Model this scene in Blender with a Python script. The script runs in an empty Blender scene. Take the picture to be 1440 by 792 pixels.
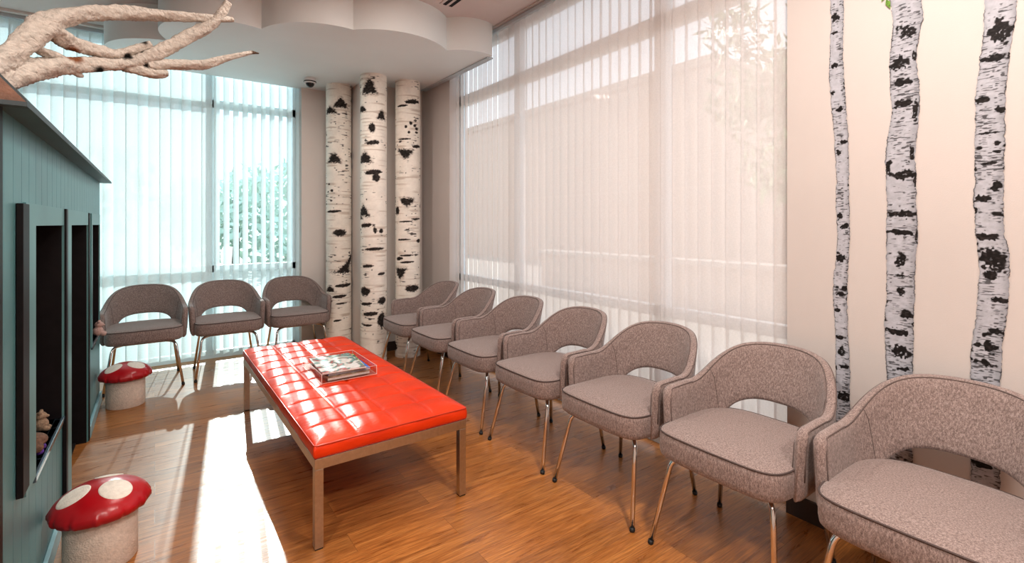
import bpy, bmesh, math, random
import numpy as np
from mathutils import Vector, Matrix
PI = math.pi
scn = bpy.context.scene
COL = scn.collection
rng = np.random.default_rng(7)

# ------------------------------------------------------------------ helpers
def link(name, bm, mat=None, parent=None, smooth=False):
    me = bpy.data.meshes.new(name)
    bm.normal_update()
    bm.to_mesh(me); bm.free()
    if mat: me.materials.append(mat)
    if smooth:
        me.polygons.foreach_set('use_smooth', [True] * len(me.polygons))
        if smooth != True: me.set_sharp_from_angle(angle=math.radians(smooth))
    o = bpy.data.objects.new(name, me); COL.objects.link(o)
    if parent: o.parent = parent
    return o
def tag(o, label=None, cat=None, group=None, kind=None):
    if label: o['label'] = label
    if cat: o['category'] = cat
    if group: o['group'] = group
    if kind: o['kind'] = kind
    return o
def empty(name, loc=(0, 0, 0), rz=0):
    o = bpy.data.objects.new(name, None); COL.objects.link(o)
    o.location = loc; o.rotation_euler = (0, 0, rz); o.empty_display_size = .05
    return o
def dup(root, loc, rz=None):
    r = root.copy(); COL.objects.link(r); r.location = loc
    if rz is not None: r.rotation_euler = (0, 0, rz)
    for ch in list(root.children):
        c = ch.copy(); COL.objects.link(c); c.parent = r
        for g in list(ch.children):
            k = g.copy(); COL.objects.link(k); k.parent = c
    return r
def box(bm, x0, x1, y0, y1, z0, z1, bev=0):
    vs = [bm.verts.new(p) for p in ((x0,y0,z0),(x1,y0,z0),(x1,y1,z0),(x0,y1,z0),(x0,y0,z1),(x1,y0,z1),(x1,y1,z1),(x0,y1,z1))]
    fs = [bm.faces.new([vs[i] for i in f]) for f in ((3,2,1,0),(4,5,6,7),(0,1,5,4),(1,2,6,5),(2,3,7,6),(3,0,4,7))]
    if bev:
        es = {e for f in fs for e in f.edges}
        bmesh.ops.bevel(bm, geom=list(es), offset=bev, segments=2, affect='EDGES', profile=.5)
def BM(): return bmesh.new()
def boxes(*bs, bev=0):
    bm = BM()
    for b in bs: box(bm, *b, bev=bev)
    return bm
def tube(bm, pts, rad, n=10, closed=False, caps=True):
    pts = [Vector(p) for p in pts]; N = len(pts)
    if not hasattr(rad, '__len__'): rad = [rad] * N
    rings = []; nrm = None
    for i, p in enumerate(pts):
        if closed: t = pts[(i+1) % N] - pts[i-1]
        else: t = pts[min(i+1, N-1)] - pts[max(i-1, 0)]
        t.normalize()
        if nrm is None:
            nrm = t.orthogonal().normalized()
        nrm = (nrm - t * nrm.dot(t)).normalized()
        b = t.cross(nrm)
        rings.append([bm.verts.new(p + (nrm*math.cos(2*PI*k/n) + b*math.sin(2*PI*k/n)) * rad[i]) for k in range(n)])
    M = N if closed else N-1
    for i in range(M):
        A, B = rings[i], rings[(i+1) % N]
        for k in range(n):
            bm.faces.new((A[k], A[(k+1) % n], B[(k+1) % n], B[k]))
    if caps and not closed:
        bm.faces.new(rings[0][::-1]); bm.faces.new(rings[-1])
def loft(bm, rings, cap0=True, cap1=True):
    R = [[bm.verts.new(p) for p in r] for r in rings]; n = len(R[0])
    for A, B in zip(R, R[1:]):
        for k in range(n): bm.faces.new((A[k], A[(k+1) % n], B[(k+1) % n], B[k]))
    if cap0: bm.faces.new(R[0][::-1])
    if cap1: bm.faces.new(R[-1])
    return R
def lathe(bm, prof, n=32, c=(0,0,0), wob=None):
    rings = []
    for i, (r, z) in enumerate(prof):
        ring = []
        for k in range(n):
            a = 2*PI*k/n; rr = r * (1 + (wob(a, i) if wob else 0))
            ring.append((c[0]+rr*math.cos(a), c[1]+rr*math.sin(a), c[2]+z))
        rings.append(ring)
    loft(bm, rings)
def smoothpath(pts, sub=6):
    P = [np.array(p, float) for p in pts]; out = []
    for i in range(len(P)-1):
        p0, p1, p2, p3 = P[max(i-1,0)], P[i], P[i+1], P[min(i+2, len(P)-1)]
        for k in range(sub):
            t = k/sub
            out.append(.5*((2*p1)+(-p0+p2)*t+(2*p0-5*p1+4*p2-p3)*t*t+(-p0+3*p1-3*p2+p3)*t**3))
    out.append(P[-1]); return out
def vnoise(shape, cells, seed):
    g = np.random.default_rng(seed).random((cells[0]+2, cells[1]+2))
    y = np.linspace(0, cells[0], shape[0], endpoint=False)+1e-6; x = np.linspace(0, cells[1], shape[1], endpoint=False)+1e-6
    yi = y.astype(int); xi = x.astype(int); fy = (y-yi)[:, None]; fx = (x-xi)[None]
    fy = fy*fy*(3-2*fy); fx = fx*fx*(3-2*fx)
    a = g[yi][:, xi]; b = g[yi][:, xi+1]; c = g[yi+1][:, xi]; d = g[yi+1][:, xi+1]
    return (a*(1-fx)+b*fx)*(1-fy)+(c*(1-fx)+d*fx)*fy

# ------------------------------------------------------------------ materials
def mat(name):
    m = bpy.data.materials.new(name); m.use_nodes = True
    nt = m.node_tree; return m, nt, nt.nodes['Principled BSDF'], nt.nodes['Material Output']
def N(nt, t, **kw):
    n = nt.nodes.new(t)
    for k, v in kw.items():
        if k in n.inputs.keys(): n.inputs[k].default_value = v
        else: setattr(n, k, v)
    return n
def ramp(nt, stops):
    r = nt.nodes.new('ShaderNodeValToRGB'); e = r.color_ramp.elements
    while len(e) < len(stops): e.new(.5)
    for el, (p, c) in zip(e, stops): el.position = p; el.color = (*c, 1)
    return r
def simple(name, col, rough=.5, metal=0, nscale=0, namt=.1, bump=0, bscale=None, spec=.5):
    m, nt, p, out = mat(name)
    p.inputs['Base Color'].default_value = (*col, 1); p.inputs['Roughness'].default_value = rough
    p.inputs['Metallic'].default_value = metal; p.inputs['Specular IOR Level'].default_value = spec
    tc = N(nt, 'ShaderNodeTexCoord')
    ns = N(nt, 'ShaderNodeTexNoise', Scale=nscale or 4.0, Detail=4.0)
    nt.links.new(tc.outputs['Object'], ns.inputs['Vector'])
    a = tuple(max(0, c*(1-namt)) for c in col); b = tuple(min(1, c*(1+namt)) for c in col)
    r = ramp(nt, [(.3, a), (.7, b)])
    nt.links.new(ns.outputs['Fac'], r.inputs['Fac']); nt.links.new(r.outputs['Color'], p.inputs['Base Color'])
    if bump:
        nb = N(nt, 'ShaderNodeTexNoise', Scale=bscale or 80.0, Detail=3.0)
        nt.links.new(tc.outputs['Object'], nb.inputs['Vector'])
        bu = N(nt, 'ShaderNodeBump', Strength=bump, Distance=.01)
        nt.links.new(nb.outputs['Fac'], bu.inputs['Height']); nt.links.new(bu.outputs['Normal'], p.inputs['Normal'])
    return m
M = {}
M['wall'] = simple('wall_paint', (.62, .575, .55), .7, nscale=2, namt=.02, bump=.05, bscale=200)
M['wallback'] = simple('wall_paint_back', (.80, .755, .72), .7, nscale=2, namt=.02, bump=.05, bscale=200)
M['ceil'] = simple('ceiling_paint', (.72, .65, .63), .8, nscale=2, namt=.02)
M['soffit'] = simple('soffit_paint_window_tint', (.86, .92, .93), .6, nscale=2, namt=.02)  # cool tint in the colour stands in for daylight from the back window
M['base'] = simple('baseboard_vinyl', (.05, .035, .03), .4)
M['alu'] = simple('window_aluminium', (.62, .66, .68), .4, metal=.0, namt=.04)
M['rail'] = simple('blind_rail', (.55, .62, .66), .45, namt=.03)
M['chrome'] = simple('chrome', (.78, .76, .74), .12, metal=1, namt=.02)
M['steel'] = simple('brushed_steel', (.56, .53, .49), .30, metal=1, nscale=60, namt=.08)
M['rubber'] = simple('black_rubber', (.012, .012, .012), .5)
M['piping'] = simple('chair_piping', (.085, .06, .055), .85)
M['welt'] = simple('chair_welt', (.14, .105, .096), .9)
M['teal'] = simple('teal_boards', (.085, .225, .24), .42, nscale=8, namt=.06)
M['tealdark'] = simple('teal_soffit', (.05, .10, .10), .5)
M['tealtrim'] = simple('teal_casing', (.105, .25, .26), .42, namt=.04)
M['bluebase'] = simple('blue_baseboard', (.30, .52, .58), .4)
M['darkwood'] = simple('dark_shutter', (.007, .005, .006), .5, nscale=20, namt=.3, spec=.22)
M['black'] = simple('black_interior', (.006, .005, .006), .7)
M['roofbrown'] = simple('brown_gable', (.16, .08, .05), .6, nscale=30, namt=.25, bump=.2, bscale=120)
M['roofedge'] = simple('dark_roof_edge', (.035, .05, .055), .5)
M['sill'] = simple('glossy_sill', (.07, .11, .14), .12)
M['stem'] = simple('stool_boucle', (.72, .62, .54), .95, nscale=60, namt=.1, bump=.5, bscale=140)
M['spot'] = simple('stool_spot', (.80, .74, .66), .9, nscale=60, namt=.08, bump=.3, bscale=200)
M['capred'] = simple('stool_red_vinyl', (.42, .006, .012), .28, nscale=10, namt=.12, bump=.15, bscale=25)
M['redpipe'] = simple('red_piping', (.50, .035, .008), .35)
M['white'] = simple('white_plastic', (.8, .8, .8), .35)
M['darkglass'] = simple('dark_dome', (.02, .02, .022), .08)
M['slot'] = simple('vent_black', (.01, .008, .01), .8)
M['bldg'] = simple('stucco', (.58, .46, .38), .9, nscale=3, namt=.06)
M['pave'] = simple('pavement', (.46, .43, .39), .9, nscale=3, namt=.1)
M['wallout'] = simple('low_wall_stone', (.50, .40, .33), .9, nscale=5, namt=.1)
M['leaffar'] = simple('leaves_glare_tint', (.55, .66, .58), .6, nscale=6, namt=.15)  # paler than the green leaves: backlight and haze put into the colour
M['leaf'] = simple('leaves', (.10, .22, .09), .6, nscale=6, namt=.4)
M['bark'] = simple('tree_bark', (.12, .08, .05), .9, nscale=20, namt=.3)
M['plush1'] = simple('brown_plush', (.16, .09, .06), .95, nscale=40, namt=.4, bump=.5, bscale=100)
M['plush2'] = simple('tan_plush', (.30, .21, .14), .95, nscale=40, namt=.3, bump=.5, bscale=100)
M['plush3'] = simple('pink_plush', (.55, .38, .34), .95, nscale=40, namt=.15, bump=.5, bscale=100)
M['purple'] = simple('purple_plush', (.10, .03, .25), .9)
M['paper'] = simple('paper_pages', (.75, .74, .72), .8, nscale=200, namt=.1)

def mat_fabric():
    m, nt, p, out = mat('chair_tweed')
    tc = N(nt, 'ShaderNodeTexCoord')
    mp = N(nt, 'ShaderNodeMapping'); mp.inputs['Scale'].default_value = (1, 1, .45)
    nt.links.new(tc.outputs['Object'], mp.inputs['Vector'])
    n1 = N(nt, 'ShaderNodeTexNoise', Scale=480.0, Detail=1.5)
    n2 = N(nt, 'ShaderNodeTexNoise', Scale=190.0, Detail=2.0)
    for n in (n1, n2): nt.links.new(mp.outputs['Vector'], n.inputs['Vector'])
    ad = N(nt, 'ShaderNodeMath', operation='ADD'); mu = N(nt, 'ShaderNodeMath', operation='MULTIPLY'); mu.inputs[1].default_value = .5
    nt.links.new(n1.outputs['Fac'], ad.inputs[0]); nt.links.new(n2.outputs['Fac'], ad.inputs[1]); nt.links.new(ad.outputs[0], mu.inputs[0])
    r = ramp(nt, [(.32, (.135, .098, .090)), (.5, (.275, .210, .192)), (.68, (.44, .355, .33))])
    nt.links.new(mu.outputs[0], r.inputs['Fac']); nt.links.new(r.outputs['Color'], p.inputs['Base Color'])
    p.inputs['Roughness'].default_value = .9; p.inputs['Specular IOR Level'].default_value = .15
    p.inputs['Sheen Weight'].default_value = .25
    b = N(nt, 'ShaderNodeBump', Strength=.25, Distance=.004)
    nt.links.new(n1.outputs['Fac'], b.inputs['Height']); nt.links.new(b.outputs['Normal'], p.inputs['Normal'])
    return m
M['fabric'] = mat_fabric()

def mat_leather():
    m, nt, p, out = mat('orange_red_leather')
    tc = N(nt, 'ShaderNodeTexCoord')
    n = N(nt, 'ShaderNodeTexNoise', Scale=5.0, Detail=4.0)
    nt.links.new(tc.outputs['Object'], n.inputs['Vector'])
    r = ramp(nt, [(.3, (.60, .030, .001)), (.7, (.78, .050, .002))])
    nt.links.new(n.outputs['Fac'], r.inputs['Fac']); nt.links.new(r.outputs['Color'], p.inputs['Base Color'])
    p.inputs['Roughness'].default_value = .42; p.inputs['Specular IOR Level'].default_value = .36
    n2 = N(nt, 'ShaderNodeTexNoise', Scale=26.0, Detail=5.0, Distortion=.8)
    n3 = N(nt, 'ShaderNodeTexVoronoi', Scale=260.0)
    mp = N(nt, 'ShaderNodeMapping'); mp.inputs['Scale'].default_value = (.6, 1.4, 1)
    nt.links.new(tc.outputs['Object'], mp.inputs['Vector'])
    nt.links.new(mp.outputs['Vector'], n2.inputs['Vector']); nt.links.new(tc.outputs['Object'], n3.inputs['Vector'])
    b = N(nt, 'ShaderNodeBump', Strength=.35, Distance=.008); b2 = N(nt, 'ShaderNodeBump', Strength=.1, Distance=.001)
    nt.links.new(n2.outputs['Fac'], b.inputs['Height']); nt.links.new(n3.outputs['Distance'], b2.inputs['Height'])
    nt.links.new(b.outputs['Normal'], b2.inputs['Normal']); nt.links.new(b2.outputs['Normal'], p.inputs['Normal'])
    return m
M['leather'] = mat_leather()

def mat_floor():
    m, nt, p, out = mat('oak_vinyl_planks')
    tc = N(nt, 'ShaderNodeTexCoord')
    br = N(nt, 'ShaderNodeTexBrick', Scale=1.0)
    br.offset = .37; br.inputs['Brick Width'].default_value = 1.1; br.inputs['Row Height'].default_value = .148
    br.inputs['Mortar Size'].default_value = .0012; br.inputs['Mortar Smooth'].default_value = .3
    br.inputs['Color1'].default_value = (0, 0, 0, 1); br.inputs['Color2'].default_value = (1, 1, 1, 1); br.inputs['Mortar'].default_value = (.5, .5, .5, 1)
    nt.links.new(tc.outputs['Object'], br.inputs['Vector'])
    # grain, shifted per plank
    cm = N(nt, 'ShaderNodeVectorMath', operation='MULTIPLY_ADD'); cm.inputs[1].default_value = (3.7, 5.1, 0)
    nt.links.new(br.outputs['Color'], cm.inputs[0]); nt.links.new(tc.outputs['Object'], cm.inputs[2])
    mp = N(nt, 'ShaderNodeMapping'); mp.inputs['Scale'].default_value = (1.3, 13, 1)
    nt.links.new(cm.outputs['Vector'], mp.inputs['Vector'])
    n1 = N(nt, 'ShaderNodeTexNoise', Scale=2.2, Detail=7.0, Roughness=.62, Distortion=1.1)
    nt.links.new(mp.outputs['Vector'], n1.inputs['Vector'])
    mp2 = N(nt, 'ShaderNodeMapping'); mp2.inputs['Scale'].default_value = (4, 90, 1)
    nt.links.new(cm.outputs['Vector'], mp2.inputs['Vector'])
    n2 = N(nt, 'ShaderNodeTexNoise', Scale=2.0, Detail=3.0)
    nt.links.new(mp2.outputs['Vector'], n2.inputs['Vector'])
    r1 = ramp(nt, [(.22, (.20, .070, .018)), (.45, (.37, .145, .038)), (.6, (.47, .20, .055)), (.8, (.58, .28, .09))])
    nt.links.new(n1.outputs['Fac'], r1.inputs['Fac'])
    r2 = ramp(nt, [(.35, (.72, .70, .68)), (.6, (1.08, 1.06, 1.05))])
    nt.links.new(n2.outputs['Fac'], r2.inputs['Fac'])
    mx = N(nt, 'ShaderNodeMix', data_type='RGBA', blend_type='MULTIPLY'); mx.inputs[0].default_value = 1
    nt.links.new(r1.outputs['Color'], mx.inputs[6]); nt.links.new(r2.outputs['Color'], mx.inputs[7])
    rp = ramp(nt, [(0, (.80, .78, .78)), (.5, (.98, .98, .98)), (1, (1.12, 1.10, 1.06))])
    nt.links.new(br.outputs['Color'], rp.inputs['Fac'])
    mx2 = N(nt, 'ShaderNodeMix', data_type='RGBA', blend_type='MULTIPLY'); mx2.inputs[0].default_value = 1
    nt.links.new(mx.outputs[2], mx2.inputs[6]); nt.links.new(rp.outputs['Color'], mx2.inputs[7])
    mx3 = N(nt, 'ShaderNodeMix', data_type='RGBA', blend_type='MIX'); mx3.inputs[7].default_value = (.10, .04, .015, 1)
    fm = N(nt, 'ShaderNodeMath', operation='MULTIPLY'); fm.inputs[1].default_value = .55
    nt.links.new(br.outputs['Fac'], fm.inputs[0]); nt.links.new(fm.outputs[0], mx3.inputs[0])
    nt.links.new(mx2.outputs[2], mx3.inputs[6])
    nt.links.new(mx3.outputs[2], p.inputs['Base Color'])
    rr = ramp(nt, [(.3, (.25, .25, .25)), (.7, (.37, .37, .37))])
    nt.links.new(n1.outputs['Fac'], rr.inputs['Fac']); nt.links.new(rr.outputs['Color'], p.inputs['Roughness'])
    b = N(nt, 'ShaderNodeBump', Strength=.12, Distance=.003)
    nt.links.new(n2.outputs['Fac'], b.inputs['Height']); nt.links.new(b.outputs['Normal'], p.inputs['Normal'])
    return m
M['floor'] = mat_floor()

def mat_blind(name, col, transp, transl, weave=True):
    m, nt, p, out = mat(name); nt.nodes.remove(p)
    tc = N(nt, 'ShaderNodeTexCoord')
    n = N(nt, 'ShaderNodeTexNoise', Scale=120.0, Detail=2.0); nt.links.new(tc.outputs['Object'], n.inputs['Vector'])
    r = ramp(nt, [(.3, tuple(c*.93 for c in col)), (.7, col)]); nt.links.new(n.outputs['Fac'], r.inputs['Fac'])
    d = N(nt, 'ShaderNodeBsdfDiffuse'); t = N(nt, 'ShaderNodeBsdfTranslucent'); tr = N(nt, 'ShaderNodeBsdfTransparent')
    for x in (d, t): nt.links.new(r.outputs['Color'], x.inputs['Color'])
    a = N(nt, 'ShaderNodeMixShader', Fac=transl); b = N(nt, 'ShaderNodeMixShader', Fac=transp)
    nt.links.new(d.outputs[0], a.inputs[1]); nt.links.new(t.outputs[0], a.inputs[2])
    nt.links.new(a.outputs[0], b.inputs[1]); nt.links.new(tr.outputs[0], b.inputs[2])
    nt.links.new(b.outputs[0], out.inputs['Surface'])
    return m
M['blindR'] = mat_blind('blind_fabric_perforated', (.86, .80, .77), .20, .35)
M['blindB'] = mat_blind('blind_fabric_back', (.78, .87, .88), .10, .26)

def mat_glass(name, tint, refl=.06):
    m, nt, p, out = mat(name); nt.nodes.remove(p)
    tr = N(nt, 'ShaderNodeBsdfTransparent'); tr.inputs['Color'].default_value = (*tint, 1)
    g = N(nt, 'ShaderNodeBsdfGlossy', Roughness=.02)
    lw = N(nt, 'ShaderNodeLayerWeight', Blend=.5); pw = N(nt, 'ShaderNodeMath', operation='POWER'); pw.inputs[1].default_value = 4
    f = N(nt, 'ShaderNodeMath', operation='MULTIPLY_ADD'); f.inputs[1].default_value = .5; f.inputs[2].default_value = .03
    nt.links.new(lw.outputs['Facing'], pw.inputs[0]); nt.links.new(pw.outputs[0], f.inputs[0])
    mx = N(nt, 'ShaderNodeMixShader')
    nt.links.new(f.outputs[0], mx.inputs[0]); nt.links.new(tr.outputs[0], mx.inputs[1]); nt.links.new(g.outputs[0], mx.inputs[2])
    nt.links.new(mx.outputs[0], out.inputs['Surface'])
    return m
M['glass'] = mat_glass('window_glass', (.90, .98, .988))
M['glass2'] = mat_glass('window_glass_clear', (.98, .97, .97))
M['acrylic'] = mat_glass('clear_acrylic', (.93, .93, .92))
def mat_edge():
    m, nt, p, out = mat('acrylic_edge')
    p.inputs['Base Color'].default_value = (.85, .80, .76, 1); p.inputs['Roughness'].default_value = .15
    return m
M['acredge'] = mat_edge()

def mat_vcol(name, rough=.8, bump=0):
    m, nt, p, out = mat(name)
    a = N(nt, 'ShaderNodeAttribute', attribute_name='Col'); nt.links.new(a.outputs['Color'], p.inputs['Base Color'])
    p.inputs['Roughness'].default_value = rough; p.inputs['Specular IOR Level'].default_value = .2
    return m
M['birch'] = mat_vcol('birch_bark', .75)
M['decal'] = mat_vcol('printed_birch_vinyl', .6)
M['branch'] = mat_vcol('bleached_driftwood', .85)
def add_bump(m, scale, strength, dist, stretch=(1,1,1)):
    nt = m.node_tree; p = nt.nodes['Principled BSDF']
    tc = N(nt, 'ShaderNodeTexCoord'); mp = N(nt, 'ShaderNodeMapping'); mp.inputs['Scale'].default_value = stretch
    n = N(nt, 'ShaderNodeTexNoise', Scale=scale, Detail=5.0, Distortion=.5); b = N(nt, 'ShaderNodeBump', Strength=strength, Distance=dist)
    nt.links.new(tc.outputs['Object'], mp.inputs['Vector']); nt.links.new(mp.outputs['Vector'], n.inputs['Vector'])
    nt.links.new(n.outputs['Fac'], b.inputs['Height']); nt.links.new(b.outputs['Normal'], p.inputs['Normal'])
add_bump(M['branch'], 55, 1.0, .012, (1, 1, 1))
add_bump(M['birch'], 14, .2, .01, (1, 1, 3))

def mat_cover(name, stops, scale, dist):
    m, nt, p, out = mat(name)
    tc = N(nt, 'ShaderNodeTexCoord')
    n = N(nt, 'ShaderNodeTexNoise', Scale=scale, Detail=3.0, Distortion=dist)
    nt.links.new(tc.outputs['Object'], n.inputs['Vector'])
    r = ramp(nt, stops); nt.links.new(n.outputs['Fac'], r.inputs['Fac']); nt.links.new(r.outputs['Color'], p.inputs['Base Color'])
    p.inputs['Roughness'].default_value = .25
    return m

# measured outlines and bark marks
D1 = [(2.388, 0.964, 0.908), (2.289, 0.957, 0.909), (2.146, 0.965, 0.911), (2.025, 0.965, 0.907), (1.903, 0.957, 0.899), (1.78, 0.946, 0.891), (1.659, 0.94, 0.889), (1.587, 0.937, 0.888), (1.463, 0.939, 0.887), (1.339, 0.933, 0.884), (1.215, 0.939, 0.89), (1.153, 0.948, 0.893), (1.053, 0.95, 0.895), (0.991, 0.946, 0.895), (0.893, 0.941, 0.89), (0.719, 0.939, 0.884), (0.609, 0.936, 0.884)]
D2 = [(2.305, 0.739, 0.638), (2.236, 0.73, 0.633), (2.191, 0.728, 0.628), (2.148, 0.732, 0.641), (2.083, 0.739, 0.648), (2.017, 0.741, 0.652), (1.916, 0.737, 0.641), (1.859, 0.73, 0.641), (1.805, 0.737, 0.644), (1.729, 0.749, 0.651), (1.64, 0.755, 0.657), (1.573, 0.754, 0.651), (1.458, 0.748, 0.652), (1.342, 0.752, 0.646), (1.296, 0.751, 0.649), (1.227, 0.751, 0.655), (1.053, 0.752, 0.658), (0.983, 0.759, 0.661), (0.88, 0.755, 0.661), (0.765, 0.75, 0.664)]
D3 = [(2.2, 0.451, 0.369), (2.142, 0.453, 0.37), (2.103, 0.455, 0.37), (2.054, 0.458, 0.38), (2.006, 0.463, 0.384), (1.909, 0.471, 0.393), (1.831, 0.477, 0.397), (1.731, 0.476, 0.398), (1.612, 0.48, 0.4), (1.552, 0.477, 0.401), (1.475, 0.483, 0.403), (1.419, 0.477, 0.402), (1.346, 0.476, 0.4), (1.285, 0.471, 0.388), (1.213, 0.466, 0.386), (1.172, 0.468, 0.388), (1.09, 0.472, 0.389), (1.017, 0.476, 0.396), (0.943, 0.487, 0.405), (0.828, 0.491, 0.409), (0.778, 0.487, 0.411)]
KD= [[(0.942, 2.302, 0.039, 0.036), (0.947, 2.235, 0.027, 0.016), (0.945, 2.087, 0.033, 0.021), (0.952, 1.968, 0.028, 0.016), (0.92, 1.89, 0.032, 0.024), (0.906, 1.744, 0.03, 0.019), (0.93, 1.697, 0.023, 0.026), (0.925, 1.416, 0.029, 0.032), (0.903, 1.371, 0.032, 0.025), (0.917, 1.229, 0.048, 0.034), (0.928, 1.253, 0.022, 0.012), (0.915, 1.072, 0.039, 0.02), (0.933, 0.999, 0.029, 0.02), (0.924, 0.879, 0.029, 0.019), (0.915, 0.818, 0.031, 0.041), (0.908, 0.752, 0.048, 0.019)], [(0.679, 2.159, 0.088, 0.055), (0.71, 2.037, 0.064, 0.055), (0.657, 2.054, 0.015, 0.043), (0.691, 1.956, 0.079, 0.033), (0.701, 1.871, 0.072, 0.033), (0.655, 1.829, 0.022, 0.096), (0.697, 1.58, 0.09, 0.038), (0.668, 1.664, 0.02, 0.064), (0.744, 1.611, 0.022, 0.067), (0.655, 1.555, 0.012, 0.054), (0.692, 1.422, 0.064, 0.038), (0.706, 1.343, 0.102, 0.024), (0.651, 1.333, 0.011, 0.067), (0.704, 1.233, 0.037, 0.056), (0.706, 1.171, 0.092, 0.009), (0.701, 1.106, 0.033, 0.039), (0.687, 1.017, 0.054, 0.034), (0.711, 0.94, 0.083, 0.03), (0.706, 0.861, 0.074, 0.05), (0.687, 0.792, 0.054, 0.018)], [(0.409, 2.073, 0.077, 0.092), (0.426, 1.982, 0.071, 0.027), (0.455, 1.835, 0.044, 0.023), (0.412, 1.793, 0.035, 0.029), (0.438, 1.711, 0.075, 0.009), (0.417, 1.672, 0.017, 0.016), (0.419, 1.643, 0.024, 0.012), (0.441, 1.602, 0.078, 0.011), (0.419, 1.518, 0.042, 0.029), (0.459, 1.474, 0.051, 0.028), (0.421, 1.518, 0.037, 0.034), (0.463, 1.474, 0.045, 0.025), (0.477, 1.434, 0.013, 0.024), (0.437, 1.334, 0.074, 0.026), (0.426, 1.247, 0.08, 0.091), (0.44, 1.195, 0.052, 0.03), (0.411, 1.108, 0.05, 0.02), (0.425, 0.995, 0.044, 0.024), (0.436, 0.932, 0.037, 0.047), (0.456, 0.87, 0.075, 0.022), (0.47, 0.936, 0.046, 0.014)]]
BR=[
[(-0.43, 2.14, 1.805, 0.0337), (-0.406, 2.18, 1.856, 0.0336), (-0.386, 2.208, 1.899, 0.0344), (-0.358, 2.245, 1.958, 0.0342), (-0.332, 2.276, 2.007, 0.0363), (-0.306, 2.304, 2.053, 0.0397), (-0.274, 2.335, 2.1, 0.0328), (-0.218, 2.381, 2.146, 0.0273), (-0.174, 2.413, 2.172, 0.0267), (-0.12, 2.446, 2.196, 0.0276), (-0.075, 2.47, 2.215, 0.0275), (-0.015, 2.499, 2.235, 0.0245), (0.048, 2.525, 2.256, 0.022), (0.115, 2.548, 2.274, 0.0194), (0.185, 2.569, 2.293, 0.0166), (0.244, 2.583, 2.308, 0.0144), (0.292, 2.594, 2.32, 0.0104)] ,
[(-0.293, 2.317, 2.057, 0.0311), (-0.265, 2.343, 2.038, 0.0298), (-0.242, 2.362, 2.028, 0.0255), (-0.209, 2.388, 2.027, 0.0241), (-0.163, 2.419, 2.029, 0.0233), (-0.126, 2.443, 2.033, 0.0202), (-0.098, 2.458, 2.051, 0.0176), (-0.063, 2.476, 2.078, 0.0164), (-0.015, 2.499, 2.114, 0.0138)] ,
[(-0.43, 2.14, 1.788, 0.0337), (-0.403, 2.184, 1.826, 0.0361), (-0.373, 2.227, 1.856, 0.0385), (-0.343, 2.263, 1.885, 0.0409), (-0.308, 2.302, 1.913, 0.0352), (-0.269, 2.339, 1.937, 0.0303), (-0.233, 2.37, 1.954, 0.0284), (-0.184, 2.406, 1.974, 0.0266), (-0.131, 2.439, 1.995, 0.0245), (-0.087, 2.464, 2.012, 0.0266), (-0.052, 2.482, 2.034, 0.0271), (-0.015, 2.499, 2.065, 0.0275), (0.035, 2.52, 2.111, 0.0258), (0.088, 2.539, 2.159, 0.0256), (0.143, 2.557, 2.212, 0.0262), (0.185, 2.569, 2.253, 0.0249), (0.222, 2.578, 2.298, 0.0202), (0.244, 2.583, 2.335, 0.0187), (0.271, 2.589, 2.391, 0.0154)] ,
[(-0.098, 2.458, 2.004, 0.025), (-0.052, 2.482, 1.999, 0.0225), (-0.015, 2.499, 1.998, 0.0214), (0.016, 2.512, 2.004, 0.0202), (0.041, 2.522, 2.014, 0.0141)] ,
[(-0.028, 2.493, 2.027, 0.0213), (0.022, 2.515, 2.042, 0.0218), (0.081, 2.537, 2.059, 0.0207), (0.143, 2.557, 2.076, 0.0204), (0.192, 2.571, 2.094, 0.02), (0.259, 2.587, 2.134, 0.0136), (0.329, 2.601, 2.169, 0.0105), (0.369, 2.608, 2.189, 0.008), (0.401, 2.613, 2.193, 0.0027)] ,
[(-0.326, 2.283, 1.975, 0.0138), (-0.304, 2.306, 1.967, 0.0154), (-0.278, 2.331, 1.966, 0.0157), (-0.247, 2.358, 1.947, 0.0147), (-0.228, 2.373, 1.924, 0.0109), (-0.213, 2.385, 1.922, 0.0062)] ,
]
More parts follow.
